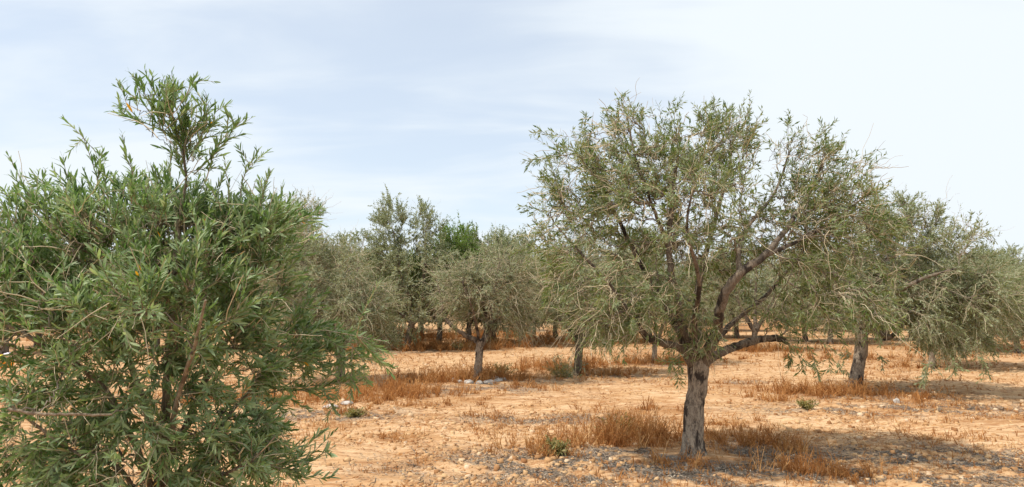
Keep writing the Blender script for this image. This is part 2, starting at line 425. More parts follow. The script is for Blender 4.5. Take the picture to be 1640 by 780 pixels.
# ------------------------------------------------------------------ tree generator
UP = np.array([0, 0, 1.])
class V3:
    """cheap 3-D value noise for gaps in crowns"""
    def __init__(s, seed): s.t = np.random.default_rng(seed).random((32, 32, 32))
    def __call__(s, p):
        i = np.floor(p).astype(int); f = p - i; f = f * f * (3 - 2 * f); r = 0
        for a in (0, 1):
            for b in (0, 1):
                for c in (0, 1):
                    w = (f[:, 0] if a else 1 - f[:, 0]) * (f[:, 1] if b else 1 - f[:, 1]) * (f[:, 2] if c else 1 - f[:, 2])
                    r = r + w * s.t[(i[:, 0] + a) & 31, (i[:, 1] + b) & 31, (i[:, 2] + c) & 31]
        return r

def grow(seed, base, trunk, limbs, lobes, n_tips, leaf_n=2400, bare_n=900, leaf_len=.062, leaf_w=.013, shoot_len=(.18, .45),
         spacing=.021, fine=False, droop=.25, gap=.42, gap_scale=.55, tip_r=.0024, extra=None, shell=.35, pairs_bare=.15, lean_up=.55, bare_len=(.18, .62), crook=.035, bare_droop=1.6, clump=6, ascend=-.1, spread=32):
    """All geometry in coordinates relative to base. trunk/limbs: rows x,y,z,r (world). lobes: (centre, radii, weight, updraw)"""
    rg = np.random.default_rng(seed); base = np.asarray(base, float)
    trunk = np.array(trunk, float); trunk[:, :3] -= base
    limbs = [np.array(l, float) - np.array([*base, 0]) for l in limbs]
    parts = []
    # trunk
    tb = Buf(); T = resample(trunk, 26)
    K = len(T)
    jit = (rg.random((K, 3)) - .5) * T[:, 3:4] * .10
    tubes(tb, (T[:, :3] + jit)[None], T[None, :, 3], 18, None, seed, .08)
    parts.append(('trunk', tb.mesh('trunk', True), 'bark'))
    nodes, rad, par, pd, dirs = [], [], [], [], []
    for l in limbs:
        L = resample(l, max(10, int(len(l) * 6)))
        k = len(L); j = (rg.random((k, 3)) - .5) * (L[:, 3:4] * .22 + .003); j[0] = 0
        L[:, :3] += j
        lb = Buf(); tubes(lb, L[None, :, :3], L[None, :, 3], 10, None, seed + 1, .16)
        parts.append(('limb', lb.mesh('limb', True), 'limb'))
        s = 0
        for i in range(2, k):
            s = np.linalg.norm(L[i, :3] - L[0, :3])
            nodes.append(L[i, :3]); rad.append(L[i, 3]); par.append(-1); pd.append(s * .6); dirs.append(norm(L[i, :3] - L[i - 1, :3]))
    # targets
    wsum = sum(l[2] for l in lobes); gn = V3(seed + 9); tg = []
    for (c, r, w, *_) in lobes:
        n = int(n_tips * w / wsum * 2.6) + 4
        v = norm(rg.normal(size=(n, 3))); rr = rg.random((n, 1)) ** (shell)
        p = np.asarray(c, float) - base + v * rr * np.asarray(r)
        keep = gn(p / gap_scale + 50) > gap * rg.random(n) * 1.35
        p = p[keep][:int(n_tips * w / wsum)]
        tg.append(p)
    tg = np.concatenate(tg)
    nd = np.array(nodes)
    d0 = np.min(np.linalg.norm(tg[:, None, ::1] - nd[None, ::3], axis=2), 1)
    tg = tg[np.argsort(d0)]
    cap_n = len(nodes) + len(tg) * 4 + 8
    NP = np.zeros((cap_n, 3)); NP[:len(nd)] = nd; PD = np.zeros(cap_n); PD[:len(nd)] = pd
    DR = np.zeros((cap_n, 3)); DR[:len(nd)] = dirs; PA = np.full(cap_n, -1); RR = np.zeros(cap_n); RR[:len(nd)] = rad
    n0 = n = len(nd); chains = []
    for t in tg:
        dv = t - NP[:n]; d = np.sqrt((dv * dv).sum(1))
        cosv = (dv * DR[:n]).sum(1) / (d + 1e-6)
        cost = d * (1.25 - .35 * cosv) + .22 * PD[:n]
        q = int(np.argmin(cost)); D = d[q]
        if D < .02: continue
        ctrl = NP[q] + norm(DR[q] * .8 + UP * .25 + rg.normal(size=3) * .22) * D * .45
        idx = [q]; prev = q
        for tt in (.25, .5, .75, 1.):
            p = (1 - tt) ** 2 * NP[q] + 2 * tt * (1 - tt) * ctrl + tt * tt * t
            NP[n] = p; DR[n] = norm(p - NP[prev]); PD[n] = PD[prev] + np.linalg.norm(p - NP[prev]); PA[n] = prev
            idx.append(n); prev = n; n += 1
        chains.append(idx)
    acc = np.zeros(n); leafy = np.ones(n, bool)
    for i in range(n0, n):
        if PA[i] >= 0: leafy[PA[i]] = False
    P_ = 2.35
    for i in range(n - 1, n0 - 1, -1):
        if acc[i] == 0: acc[i] = tip_r ** P_
        if PA[i] >= n0: acc[PA[i]] += acc[i]
    RR[n0:n] = acc[n0:n] ** (1 / P_)
    ch = np.array(chains)
    CP = NP[ch]; CR = RR[ch]; CR[:, 0] = np.minimum(CR[:, 0], CR[:, 1] * 1.15)
    # densify each branch a little with kinks
    mid = (CP[:, :-1] + CP[:, 1:]) / 2 + rg.normal(size=(len(ch), 4, 3)) * .012
    P9 = np.empty((len(ch), 9, 3)); P9[:, 0::2] = CP; P9[:, 1::2] = mid
    R9 = np.empty((len(ch), 9)); R9[:, 0::2] = CR; R9[:, 1::2] = (CR[:, :-1] + CR[:, 1:]) / 2
    bb = Buf(); tubes(bb, P9, R9, 5, np.clip(rg.random(len(ch)) * .8 + .2 - CR[:, 1] * 12, 0, 1))
    parts.append(('branches', bb.mesh('branches', True), 'branch'))
    # ---- shoots
    NN = NP[n0:n]; DD = DR[n0:n]; cen = tg.mean(0)
    zlo, zhi = np.percentile(tg[:, 2], 5), np.percentile(tg[:, 2], 95)
    def make_shoots(N, idx, lr, drp, upw, wild, K=7):
        p0 = NN[idx] + DD[idx] * (rg.random((N, 1)) - .5) * .10 + rg.normal(size=(N, 3)) * .006
        hgt = np.clip((p0[:, 2] - zlo) / (zhi - zlo + 1e-6), 0, 1)[:, None]
        outw = norm((p0 - cen) * np.array([1, 1, .7]))
        d = norm(DD[idx] * .55 + outw * .45 + UP * (upw * (hgt - .15)) + rg.normal(size=(N, 3)) * wild)
        Ls = (lr[0] + (lr[1] - lr[0]) * rg.random((N, 1)) ** 1.3)
        g = -UP[None] * (drp * (1.25 - hgt) * (.3 + rg.random((N, 1)) * 1.2)) + rg.normal(size=(N, 3)) * .16
        t = np.linspace(0, 1, K)[None, :, None]
        kink = np.cumsum(rg.normal(size=(N, K, 3)) * crook, axis=1); kink -= kink[:, :1]
        return p0[:, None] + Ls[:, None] * (t * d[:, None] + t * t * g[:, None] + kink), Ls[:, 0]
    tips = np.where(leafy[n0:n])[0]
    cl = rg.choice(n - n0, max(20, (n - n0) // clump), replace=False)
    m_ = max(0, leaf_n - len(tips)); cw = rg.random(len(cl)) ** 1.5 + .15; cw /= cw.sum()
    idx = np.concatenate([tips, rg.choice(cl, int(m_ * .7), p=cw), rg.integers(0, n - n0, m_ - int(m_ * .7))])
    SP, SL = make_shoots(len(idx), idx, shoot_len, droop, lean_up, .38)
    if extra is not None:
        for (pts, ln) in extra:       # hand-laid sprays: polylines in world coordinates
            e = resample(np.asarray(pts, float) - base, 7)[None]; SP = np.concatenate([SP, e]); SL = np.append(SL, ln)
            for q_ in range(int(ln / .045)):
                i_ = rg.integers(1, 6); dd_ = norm(norm(e[0, i_ + 1] - e[0, i_]) * .8 + rg.normal(size=3) * .5); l_ = ln * (.25 + .35 * rg.random())
                tt_ = np.linspace(0, 1, 7)[:, None]
                SP = np.concatenate([SP, (e[0, i_] + dd_ * l_ * tt_ + rg.normal(size=3) * .12 * l_ * tt_ ** 2)[None]]); SL = np.append(SL, l_)
    N = len(SP)
    tw = Buf()
    taper = np.linspace(1, .45, 7)[None]
    tubes(tw, SP, (.0012 + .0016 * (SL / shoot_len[1]))[:, None] * taper * (1.25 if not fine else .9), 3, rg.random(N) * .8)
    # bare twigs
    if bare_n:
        bi = rg.integers(0, n - n0, bare_n)
        BP, BL = make_shoots(bare_n, bi, bare_len, droop * bare_droop, .25, .6)
        tubes(tw, BP, (.0016 + .0022 * rg.random(bare_n))[:, None] * np.linspace(1, .5, 7)[None] * (1.2 if not fine else .8), 3, .55 + .45 * rg.random(bare_n))
    parts.append(('twigs', tw.mesh('twigs', True), 'twig'))
    # leaves
    npair = np.maximum(3, (SL / spacing)).astype(int)
    si = np.repeat(np.arange(N), npair)
    start = np.cumsum(npair) - npair
    kk = np.arange(len(si)) - np.repeat(start, npair)
    t = (kk + .8 + rg.random(len(si)) * .3) / npair[si]
    t = pairs_bare + (1 - pairs_bare) * t; t = np.clip(t, 0, .995)
    f = t * 6; i0 = np.minimum(f.astype(int), 5); fr = (f - i0)[:, None]
    pp = SP[si, i0] * (1 - fr) + SP[si, i0 + 1] * fr
    tt = norm(SP[si, i0 + 1] - SP[si, i0])
    ref = norm(np.cross(tt, UP + rg.normal(size=3) * .05)); bi_ = np.cross(tt, ref)
    lb = Buf()
    shtint = rg.random(N)
    tree_t = []
    for side in (0, 1):
        keep = rg.random(len(si)) < .88
        ph = kk * math.pi / 2 + side * math.pi + rg.normal(size=len(si)) * .45
        pv = ref * np.cos(ph)[:, None] + bi_ * np.sin(ph)[:, None]
        al = np.radians(spread + 30 * rg.random(len(si)) - 14 * t)[:, None]
        d = norm(tt * np.cos(al) + pv * np.sin(al) + UP * ascend + rg.normal(size=(len(si), 3)) * .16)
        nr = norm(tt * np.sin(al) - pv * np.cos(al) + UP * .45 + rg.normal(size=(len(si), 3)) * .3)
        sz = leaf_len * (.5 + .7 * rg.random(len(si))) * (1 - .35 * (t > .9))
        hh = np.clip((pp[:, 2] - zlo) / (zhi - zlo + 1e-6), 0, 1)
        ti = np.clip(.62 * rg.random(len(si)) + .30 * shtint[si] + .02, 0, .955)
        ti = np.where(rg.random(len(si)) < .003, .965 + .035 * rg.random(len(si)), ti)
        k_ = keep
        leaves(lb, pp[k_], d[k_], nr[k_], sz[k_], leaf_w * (sz[k_] / leaf_len) * (.8 + .4 * rg.random(k_.sum())), ti[k_], rg, fine)
    parts.append(('crown', lb.mesh('leaves', fine), 'leaf'))
    return parts

def place(parts, name, loc, label, group, mats, cat='olive tree'):
    root = empty(name, loc, label, cat, group)
    tr = br = None
    for (nm, me, kind) in parts:
        p = tr if nm == 'limb' else br if nm == 'twigs' else root
        o = link(nm, me, mats[kind], p)
        if nm == 'trunk': tr = o
        if nm == 'branches': br = o
    return root
MATS_A = dict(bark=M_bark, limb=M_barkd, branch=M_branch, twig=M_twig, leaf=M_leafA)
MATS_B = dict(bark=M_barkB, limb=M_barkB, branch=M_branch, twig=M_twig, leaf=M_leafB)
MATS_C = dict(bark=M_barkd, limb=M_barkd, branch=M_branch, twig=M_twig, leaf=M_leafF)
MATS_D = dict(bark=M_bark, limb=M_barkd, branch=M_branch, twig=M_twig, leaf=M_leafF)
GROVE = 'olive trees of the grove'

def pix_line(rows, Y):
    """rows of (px,py,dY,r_px) -> x,y,z,r"""
    o = []
    for (px, py, dY, r) in rows:
        p = at(px, py, Y + dY); o.append([*p, r / F * (Y + dY)])
    return o
def pix_lobe(px, py, dY, rx, ry, rd, w, Y):
    k = (Y + dY) / F
    return (at(px, py, Y + dY), (rx * k, rd, ry * k), w)

# --- A: the main tree
YA = BASE['A'][1]; baseA = np.array([*BASE['A'], tz(*BASE['A'])])
trA = pix_line([(1111, 752, 0, 42), (1111, 738, 0, 29), (1110, 722, 0, 20.5), (1109, 706, 0, 17.2), (1110, 690, 0, 16.2), (1111, 660, 0, 15.6), (1115, 630, 0, 15), (1118, 605, 0, 16), (1119, 586, 0, 16.5), (1119, 570, 0, 10)], YA)
lmA = [pix_line([(a, b, c, d * .86) for (a, b, c, d) in r], YA) for r in [
    [(1121, 592, 0, 10), (1140, 572, .02, 9), (1165, 560, .1, 8), (1200, 548, .15, 7.5), (1235, 542, .2, 6.5), (1252, 544, .2, 5.5), (1262, 551, .2, 3.2)],
    [(1122, 590, .02, 12), (1137, 560, -.1, 10.5), (1148, 530, -.3, 9.5), (1153, 498, -.5, 9), (1166, 462, -.6, 9), (1190, 434, -.65, 8.5), (1225, 408, -.55, 6), (1265, 358, -.2, 4.5), (1300, 300, .2, 3.3), (1322, 250, .1, 1.5)],
    [(1186, 440, -.62, 6.5), (1183, 405, -.5, 4.5), (1200, 360, -.2, 3.5), (1240, 310, .5, 2.5), (1266, 240, .5, 1.3)],
    [(1222, 410, -.55, 5), (1280, 385, -.3, 3.5), (1340, 350, 0, 2.6), (1390, 310, -.1, 1.3)],
    [(1114, 590, 0, 9), (1100, 545, -.1, 8), (1085, 490, -.15, 7.5), (1074, 430, -.15, 6.5), (1072, 370, -.1, 5.5), (1079, 300, 0, 3.8), (1090, 220, .1, 1.5)],
    [(1072, 400, -.1, 4.5), (1045, 330, -.3, 3.2), (1020, 260, -.4, 2.4), (1005, 190, -.4, 1.2)],
    [(1118, 580, .1, 8), (1112, 520, .35, 7), (1120, 450, .6, 6), (1140, 370, .8, 4.5), (1165, 280, .8, 2.8), (1175, 215, .8, 1.2)],
    [(1112, 588, -.02, 8.5), (1092, 560, -.1, 7.5), (1062, 550, -.2, 7), (1035, 538, -.25, 6.5), (1010, 505, -.3, 5), (975, 455, -.4, 3.6), (925, 400, -.45, 2), (890, 360, -.4, 1.2)],
    [(1108, 572, -.02, 8), (1070, 500, .2, 6.5), (1020, 410, .5, 5), (975, 320, .7, 3.2), (940, 250, .7, 1.4)],
    [(1116, 575, -.05, 7), (1112, 520, -.4, 5.5), (1120, 450, -.8, 4.2), (1100, 370, -1.1, 2.8), (1110, 300, -1.2, 1.4)],
    [(1122, 575, .05, 6), (1170, 520, .4, 4.5), (1230, 470, .8, 3.5), (1280, 410, 1.0, 2.3), (1310, 370, 1.1, 1.3)]]]
lbA = [pix_lobe(*a, YA) for a in [
    (945, 290, 0, 85, 88, .95, 1.0), (905, 370, -.1, 52, 70, .7, .45), (1020, 262, 0, 75, 85, 1.0, 1.0), (1110, 262, .1, 90, 72, 1.1, 1.25), (1168, 235, .2, 28, 55, .5, .3),
    (1060, 350, -.2, 130, 80, 1.4, 1.7), (985, 440, -.2, 110, 75, 1.2, 1.1), (1130, 410, .5, 100, 70, .8, .9),
    (1280, 285, .1, 45, 80, .7, .7), (1335, 330, .1, 70, 70, .9, .9), (1290, 380, .1, 105, 80, 1.2, 1.15), (1350, 430, 0, 75, 75, .9, .7),
    (1310, 490, -.2, 110, 38, .9, .55), (975, 515, -.2, 75, 30, .8, .4), (1105, 520, -.2, 45, 50, .5, .3), (1050, 470, -.5, 60, 50, .5, .3)]]
exA = []
for (x0, y0, x1, y1, x2, y2, dy) in [(1258, 545, 1275, 560, 1290, 598, -.2), (1285, 540, 1300, 565, 1310, 600, -.3), (1300, 530, 1325, 560, 1330, 600, -.3),
        (1085, 545, 1078, 570, 1072, 598, -.5), (1090, 560, 1086, 590, 1086, 625, -.5), (1262, 548, 1268, 565, 1265, 585, -.25),
        (1190, 200, 1197, 180, 1203, 163, .2), (1150, 190, 1142, 175, 1140, 162, .3), (1000, 190, 998, 165, 996, 148, -.2), (1300, 230, 1320, 210, 1338, 195, 0), (1262, 215, 1262, 200, 1265, 188, .3), (1215, 240, 1190, 232, 1200, 222, .2), (900, 220, 875, 215, 862, 205, 0), (935, 215, 938, 195, 940, 182, .2),
        (870, 250, 855, 255, 846, 262, 0), (880, 340, 860, 335, 842, 330, -.2), (1080, 190, 1082, 175, 1088, 165, .2)]:
    exA.append(([at(x0, y0, YA + dy), at(x1, y1, YA + dy), at(x2, y2, YA + dy)], .28))
pA = grow(11, baseA, trA, lmA, lbA, 1700, leaf_n=4600, bare_n=2700, bare_len=(.10, .42), leaf_len=.068, leaf_w=.0155, shoot_len=(.09, .27), spacing=.022, droop=.14, gap=.72, gap_scale=.38, extra=exA, lean_up=.8, crook=.05, bare_droop=2.6)
place(pA, 'olive_tree', baseA, 'large mature olive tree with a pale blotched trunk and a long bare right limb', GROVE, MATS_A)

# --- B: the young tree close to the camera
YB = 2.9; baseB = np.array([BASE['B'][0], BASE['B'][1], tz(*BASE['B'])])
def colx(z, x=None): return [BASE['B'][0], YB, z]
tB = []
for z, r, ox in [(-.08, .034, 0), (.1, .028, 0), (.5, .025, .01), (.9, .023, -.01), (1.15, .020, .0)]:
    tB.append([BASE['B'][0] + ox, YB, z, r])
top = at(290, 300, YB)
lmB = [
    [[BASE['B'][0], YB, 1.1, .02], [BASE['B'][0] + .0, YB + .02, 1.45, .016], [*at(285, 380, YB), .012], [*at(298, 280, YB), .005], [*at(285, 215, YB), .003], [*at(258, 160, YB), .0016]],
    [[BASE['B'][0], YB, .75, .014], [*at(180, 640, YB - .15), .012], [*at(80, 560, YB - .25), .009], [*at(-60, 480, YB - .3), .005]],
    [[BASE['B'][0], YB, .95, .014], [*at(200, 560, YB + .1), .011], [*at(130, 430, YB + .2), .008], [*at(90, 330, YB + .2), .004]],
    [[BASE['B'][0], YB, .9, .014], [*at(340, 590, YB + .1), .011], [*at(400, 470, YB + .15), .008], [*at(430, 350, YB + .15), .004]],
    [[BASE['B'][0], YB, .6, .014], [*at(350, 690, YB + .1), .010], [*at(430, 600, YB + .3), .007], [*at(520, 560, YB + .4), .004]],
    [[BASE['B'][0], YB, .7, .014], [*at(280, 660, YB - .2), .010], [*at(310, 560, YB - .4), .007], [*at(330, 480, YB - .5), .004]],
    [[BASE['B'][0], YB, .55, .012], [*at(200, 760, YB - .15), .009], [*at(110, 720, YB - .3), .006], [*at(20, 650, YB - .4), .004]],
    [[BASE['B'][0], YB, .5, .012], [*at(340, 780, YB - .1), .009], [*at(400, 740, YB - .2), .005], [*at(440, 700, YB - .2), .003]],
    [[*at(14, 655, YB - .5), .006], [*at(60, 662, YB - .5), .0056], [*at(120, 664, YB - .48), .005], [*at(180, 664, YB - .42), .004]]]
lbB = [pix_lobe(*a, YB) for a in [
    (115, 375, .1, 105, 70, .42, 1.1), (15, 450, 0, 120, 80, .42, .9), (230, 370, .05, 120, 85, .45, 1.3), (350, 380, .1, 105, 70, .42, 1.1), (425, 375, .2, 75, 50, .35, .6),
    (120, 500, -.1, 170, 80, .5, 1.6), (290, 490, -.1, 130, 90, .5, 1.5), (400, 480, .15, 85, 85, .4, .9),
    (60, 620, -.1, 130, 90, .42, .6), (200, 640, -.1, 130, 90, .45, .7), (340, 620, 0, 100, 85, .42, .7),
    (60, 730, -.1, 110, 60, .4, .55), (200, 740, -.1, 110, 55, .4, .55), (330, 730, -.1, 95, 70, .4, .6), (400, 700, 0, 45, 60, .25, .3),
    (285, 222, 0, 50, 46, .14, .15), (250, 175, 0, 42, 26, .10, .10), (325, 225, 0, 36, 40, .10, .07), (490, 560, .4, 66, 30, .3, .20), (475, 600, .35, 55, 20, .25, .1),
    (140, 800, -.1, 150, 50, .35, .4), (350, 820, -.05, 110, 60, .3, .35)]]
exB = []
for (x0, y0, x1, y1, x2, y2, dy, ln) in [(160, 300, 148, 260, 128, 205, .1, .2), (120, 330, 80, 300, 50, 275, .1, .2), (155, 300, 160, 265, 165, 240, .1, .14), (300, 230, 240, 200, 176, 178, 0, .26), (240, 210, 205, 170, 195, 135, 0, .15), (280, 190, 245, 145, 232, 112, 0, .17),
        (295, 200, 300, 150, 316, 120, 0, .2), (330, 290, 350, 230, 392, 190, 0, .26), (320, 230, 340, 200, 345, 170, 0, .16), (385, 320, 390, 285, 415, 240, .05, .2), (300, 260, 330, 200, 330, 150, 0, .25),
        (300, 300, 290, 240, 265, 170, 0, .3), (310, 280, 350, 240, 372, 210, 0, .22), (40, 340, 20, 320, 0, 300, 0, .12), (450, 360, 490, 350, 520, 362, .2, .16),
        (330, 575, 480, 528, 620, 548, .3, .55), (360, 560, 520, 520, 590, 590, .35, .5), (400, 600, 500, 570, 600, 575, .35, .45), (380, 640, 480, 620, 580, 610, .4, .42), (420, 620, 500, 625, 560, 600, .4, .35), (430, 580, 520, 590, 575, 560, .45, .35),
        (430, 745, 470, 735, 515, 690, -.1, .2), (430, 745, 475, 750, 535, 715, -.1, .22), (440, 748, 480, 765, 510, 760, -.12, .18), (440, 700, 470, 720, 490, 700, -.1, .15), (400, 720, 450, 745, 500, 738, -.1, .22)]:
    exB.append(([at(x0, y0, YB + dy), at(x1, y1, YB + dy), at(x2, y2, YB + dy)], ln))
pB = grow(23, baseB, tB, lmB, lbB, 1050, leaf_n=4300, bare_n=900, bare_len=(.06, .28), ascend=.12, spread=22, crook=.02, clump=5, leaf_len=.045, leaf_w=.0088, shoot_len=(.06, .17), spacing=.0118, fine=True, droop=.12, gap=.42,
          gap_scale=.25, tip_r=.0013, extra=exB, shell=.45, pairs_bare=.08, lean_up=1.0)
place(pB, 'olive_tree', baseB, 'bushy young olive tree with dense green leaves, nearest the camera', GROVE, MATS_B)

# --- the others, described by trunk, limbs and lobes in photo pixels at their own distance
def mid_tree(seed, key, trunk, limbs, lobes, tips, leafn, bare, label, mats, extra=None, **k):
    Y = BASE[key][1]; b = np.array([*BASE[key], tz(*BASE[key])])
    kw = dict(leaf_len=.07, leaf_w=.018, shoot_len=(.13, .34), spacing=.03, droop=.15, crook=.05, bare_droop=2.4, gap=.5, gap_scale=.5, tip_r=.003); kw.update(k)
    ex = [([at(x0, y0, Y + dy), at(x1, y1, Y + dy), at(x2, y2, Y + dy)], .35) for (x0, y0, x1, y1, x2, y2, dy) in (extra or [])]
    p = grow(seed, b, pix_line(trunk, Y), [pix_line(l, Y) for l in limbs], [pix_lobe(*a, Y) for a in lobes], tips, leafn, bare, extra=ex or None, **kw)
    return place(p, 'olive_tree', b, label, GROVE, mats)

mid_tree(31, 'C', [(1369, 634, 0, 14), (1370, 618, 0, 11), (1374, 590, 0, 9.5), (1379, 560, 0, 9.5), (1382, 535, 0, 8)],
    [[(1380, 545, 0, 6), (1395, 527, 0, 5), (1425, 540, -.1, 4), (1445, 520, -.2, 3), (1500, 480, -.5, 2), (1550, 450, -.6, 1.2)],
     [(1380, 548, 0, 6), (1360, 510, .2, 5), (1330, 490, .3, 4), (1290, 470, .4, 2.5), (1260, 450, .5, 1.4)],
     [(1381, 545, 0, 6), (1395, 480, 0, 5), (1420, 420, 0, 4), (1450, 360, 0, 2.5), (1460, 330, 0, 1.2)],
     [(1381, 545, 0, 5), (1370, 480, .3, 4), (1370, 420, .5, 3), (1380, 360, .5, 1.4)],
     [(1383, 540, 0, 5), (1410, 490, -.6, 4), (1470, 450, -1.2, 3), (1530, 430, -1.6, 1.4)]],
    [(1400, 390, 0, 85, 60, 1.3, 1.0), (1470, 400, -.3, 85, 68, 1.4, 1.3), (1530, 460, -.6, 55, 52, 1.2, 1.0), (1480, 480, -.5, 105, 55, 1.6, 1.4), (1350, 460, 0, 85, 60, 1.4, 1.0),
     (1520, 535, -.6, 75, 26, 1.0, .4), (1375, 505, -.2, 55, 24, .8, .35), (1590, 475, -.3, 35, 40, .9, .3), (1440, 350, 0, 45, 32, .9, .4)],
    1250, 4900, 1700, 'wide olive tree whose crown spreads low to the right of its dark leaning trunk', MATS_D,
    extra=[(1490, 570, 1485, 590, 1480, 620, -2.5), (1500, 570, 1490, 595, 1470, 605, -2.4), (1520, 570, 1530, 590, 1520, 606, -2.4), (1560, 560, 1580, 590, 1586, 612, -2.4), (1400, 560, 1412, 575, 1415, 590, -.5),
           (1360, 560, 1345, 575, 1345, 595, -.5), (1370, 560, 1350, 580, 1358, 598, -.5)], leaf_len=.08, leaf_w=.023)
mid_tree(37, 'D', [(765, 616, 0, 9), (765, 606, 0, 7.5), (766, 590, 0, 6.5), (768, 560, 0, 6), (770, 545, 0, 6)],
    [[(768, 553, 0, 5), (762, 545, 0, 4.5), (745, 537, 0, 3.5), (722, 520, 0, 3), (710, 505, 0, 2.6), (708, 485, 0, 2), (700, 450, 0, 1.2)],
     [(770, 553, 0, 5.5), (780, 540, 0, 5), (792, 528, .1, 4), (800, 505, .2, 3), (820, 470, .3, 2), (840, 440, .4, 1.2)],
     [(772, 550, 0, 4), (778, 530, 0, 3.6), (779, 510, 0, 3), (770, 470, -.1, 2.2), (765, 430, -.1, 1.2)],
     [(782, 540, 0, 4), (788, 515, 0, 3.4), (786, 495, 0, 2.8), (795, 450, 0, 2), (800, 420, 0, 1.2)],
     [(766, 550, 0, 3), (765, 530, -.2, 2.5), (755, 490, -.5, 1.8), (740, 450, -.6, 1.1)]],
    [(735, 460, 0, 45, 40, .9, .8), (790, 440, 0, 62, 48, 1.1, 1.3), (835, 462, 0, 42, 46, .8, .8), (770, 490, -.1, 62, 34, .9, .8), (825, 505, 0, 32, 26, .5, .35), (760, 440, 0, 40, 26, .6, .4), (832, 432, 0, 22, 30, .6, .25)],
    640, 2300, 1500, 'small olive tree with a forked trunk ringed by pale stones', MATS_D, leaf_len=.062)
mid_tree(41, 'E', [(924, 606, 0, 8), (925, 590, 0, 6.5), (927, 565, 0, 6), (928, 545, 0, 6)],
    [[(928, 552, 0, 5), (915, 530, 0, 4), (895, 510, 0, 3), (880, 470, .1, 1.8), (870, 440, .2, 1.2)],
     [(928, 552, 0, 5), (945, 525, 0, 4), (960, 490, .1, 3), (985, 450, .2, 1.8), (1000, 420, .3, 1.2)],
     [(928, 550, 0, 5), (930, 510, .1, 4), (925, 460, .2, 3), (930, 410, .2, 1.4)],
     [(928, 550, 0, 4), (940, 520, -.4, 3), (955, 480, -.7, 1.5)]],
    [(895, 450, 0, 40, 50, 1.0, .9), (940, 430, 0, 55, 50, 1.2, 1.1), (985, 460, .1, 50, 50, 1.1, 1.0), (930, 500, 0, 62, 32, 1.1, .9), (1000, 510, 0, 42, 28, .8, .4), (960, 535, -.2, 40, 14, .5, .2)],
    900, 3600, 900, 'olive tree with leafy suckers sprouting round its trunk foot', MATS_C,
    extra=[(924, 600, 905, 590, 890, 560, -.2), (924, 600, 915, 605, 905, 580, -.4), (926, 600, 930, 590, 935, 575, -.3), (925, 602, 915, 610, 912, 622, -.6), (923, 602, 905, 605, 900, 612, -.6), (924, 600, 920, 615, 920, 625, -.7),
           (924, 600, 910, 600, 900, 600, -.5), (925, 600, 917, 590, 915, 570, -.4), (924, 598, 928, 605, 925, 615, -.5), (924, 598, 908, 598, 884, 575, -.2), (924, 598, 912, 598, 915, 612, -.6)])
mid_tree(43, 'F', [(650, 566, 0, 7), (652, 550, 0, 5.5), (656, 532, 0, 5), (662, 512, 0, 4.5)],
    [[(661, 518, 0, 4), (655, 480, 0, 3.2), (640, 430, 0, 2.4), (630, 370, 0, 1.2)],
     [(661, 518, 0, 4), (675, 480, 0, 3.2), (680, 430, 0, 2.4), (682, 370, 0, 1.2)],
     [(660, 518, 0, 3.4), (630, 490, 0, 2.6), (590, 460, 0, 2), (565, 420, 0, 1.2)],
     [(661, 518, 0, 3.4), (700, 490, .3, 2.4), (730, 455, .4, 1.3)]],
    [(630, 370, 0, 30, 50, 1.0, .8), (682, 375, 0, 26, 45, .9, .6), (575, 415, 0, 42, 40, 1.5, .8), (650, 430, 0, 75, 50, 1.8, 1.8), (715, 450, 0, 42, 48, 1.4, .9), (640, 490, 0, 90, 42, 1.9, 1.4), (600, 530, 0, 50, 30, 1.0, .4)],
    950, 3300, 900, 'tall grey olive tree with two upright leafy tops above its crown', MATS_C, shoot_len=(.22, .6), leaf_len=.09, leaf_w=.036, spacing=.036, gap_scale=.5, gap=.35)
mid_tree(47, 'G', [(545, 618, 0, 9), (545, 600, 0, 7.5), (546, 575, 0, 7), (545, 550, 0, 6.5)],
    [[(545, 556, 0, 5.5), (530, 520, 0, 4.5), (500, 470, 0, 3.4), (480, 400, 0, 2), (478, 350, 0, 1.2)],
     [(545, 556, 0, 5.5), (560, 510, 0, 4.5), (570, 460, 0, 3), (575, 420, 0, 1.4)],
     [(545, 556, 0, 4.5), (520, 530, -.3, 3.6), (480, 500, -.6, 2.6), (450, 480, -.8, 1.4)],
     [(546, 556, 0, 4.5), (580, 520, -.3, 3.6), (600, 490, -.5, 1.6)]],
    [(480, 350, 0, 32, 40, .7, .5), (475, 410, 0, 62, 48, 1.2, 1.2), (540, 440, 0, 58, 50, 1.3, 1.3), (470, 490, -.1, 70, 48, 1.4, 1.2), (550, 500, -.2, 68, 46, 1.3, 1.4), (600, 480, 0, 32, 40, .8, .5), (600, 540, -.2, 30, 24, .5, .25)],
    950, 3800, 2200, 'olive tree with a tangle of bare twigs, half hidden behind the nearest bush', MATS_D, lean_up=.4)
mid_tree(53, 'H', [(1048, 586, 0, 5), (1048, 570, 0, 4), (1049, 548, 0, 3.8)],
    [[(1049, 555, 0, 3.4), (1035, 520, 0, 2.6), (1010, 470, 0, 1.3)], [(1049, 555, 0, 3.4), (1065, 515, 0, 2.6), (1090, 470, 0, 1.3)], [(1049, 555, 0, 3), (1050, 500, .2, 2.2), (1050, 440, .2, 1.2)]],
    [(1050, 450, 0, 75, 55, 1.6, 1.5), (1010, 495, 0, 45, 30, 1.0, .5), (1095, 490, 0, 45, 30, 1.0, .5)],
    500, 1700, 300, 'thin straight trunked olive tree seen behind the left limb of the large tree', MATS_D, shoot_len=(.2, .5), spacing=.04, leaf_len=.078, leaf_w=.02)
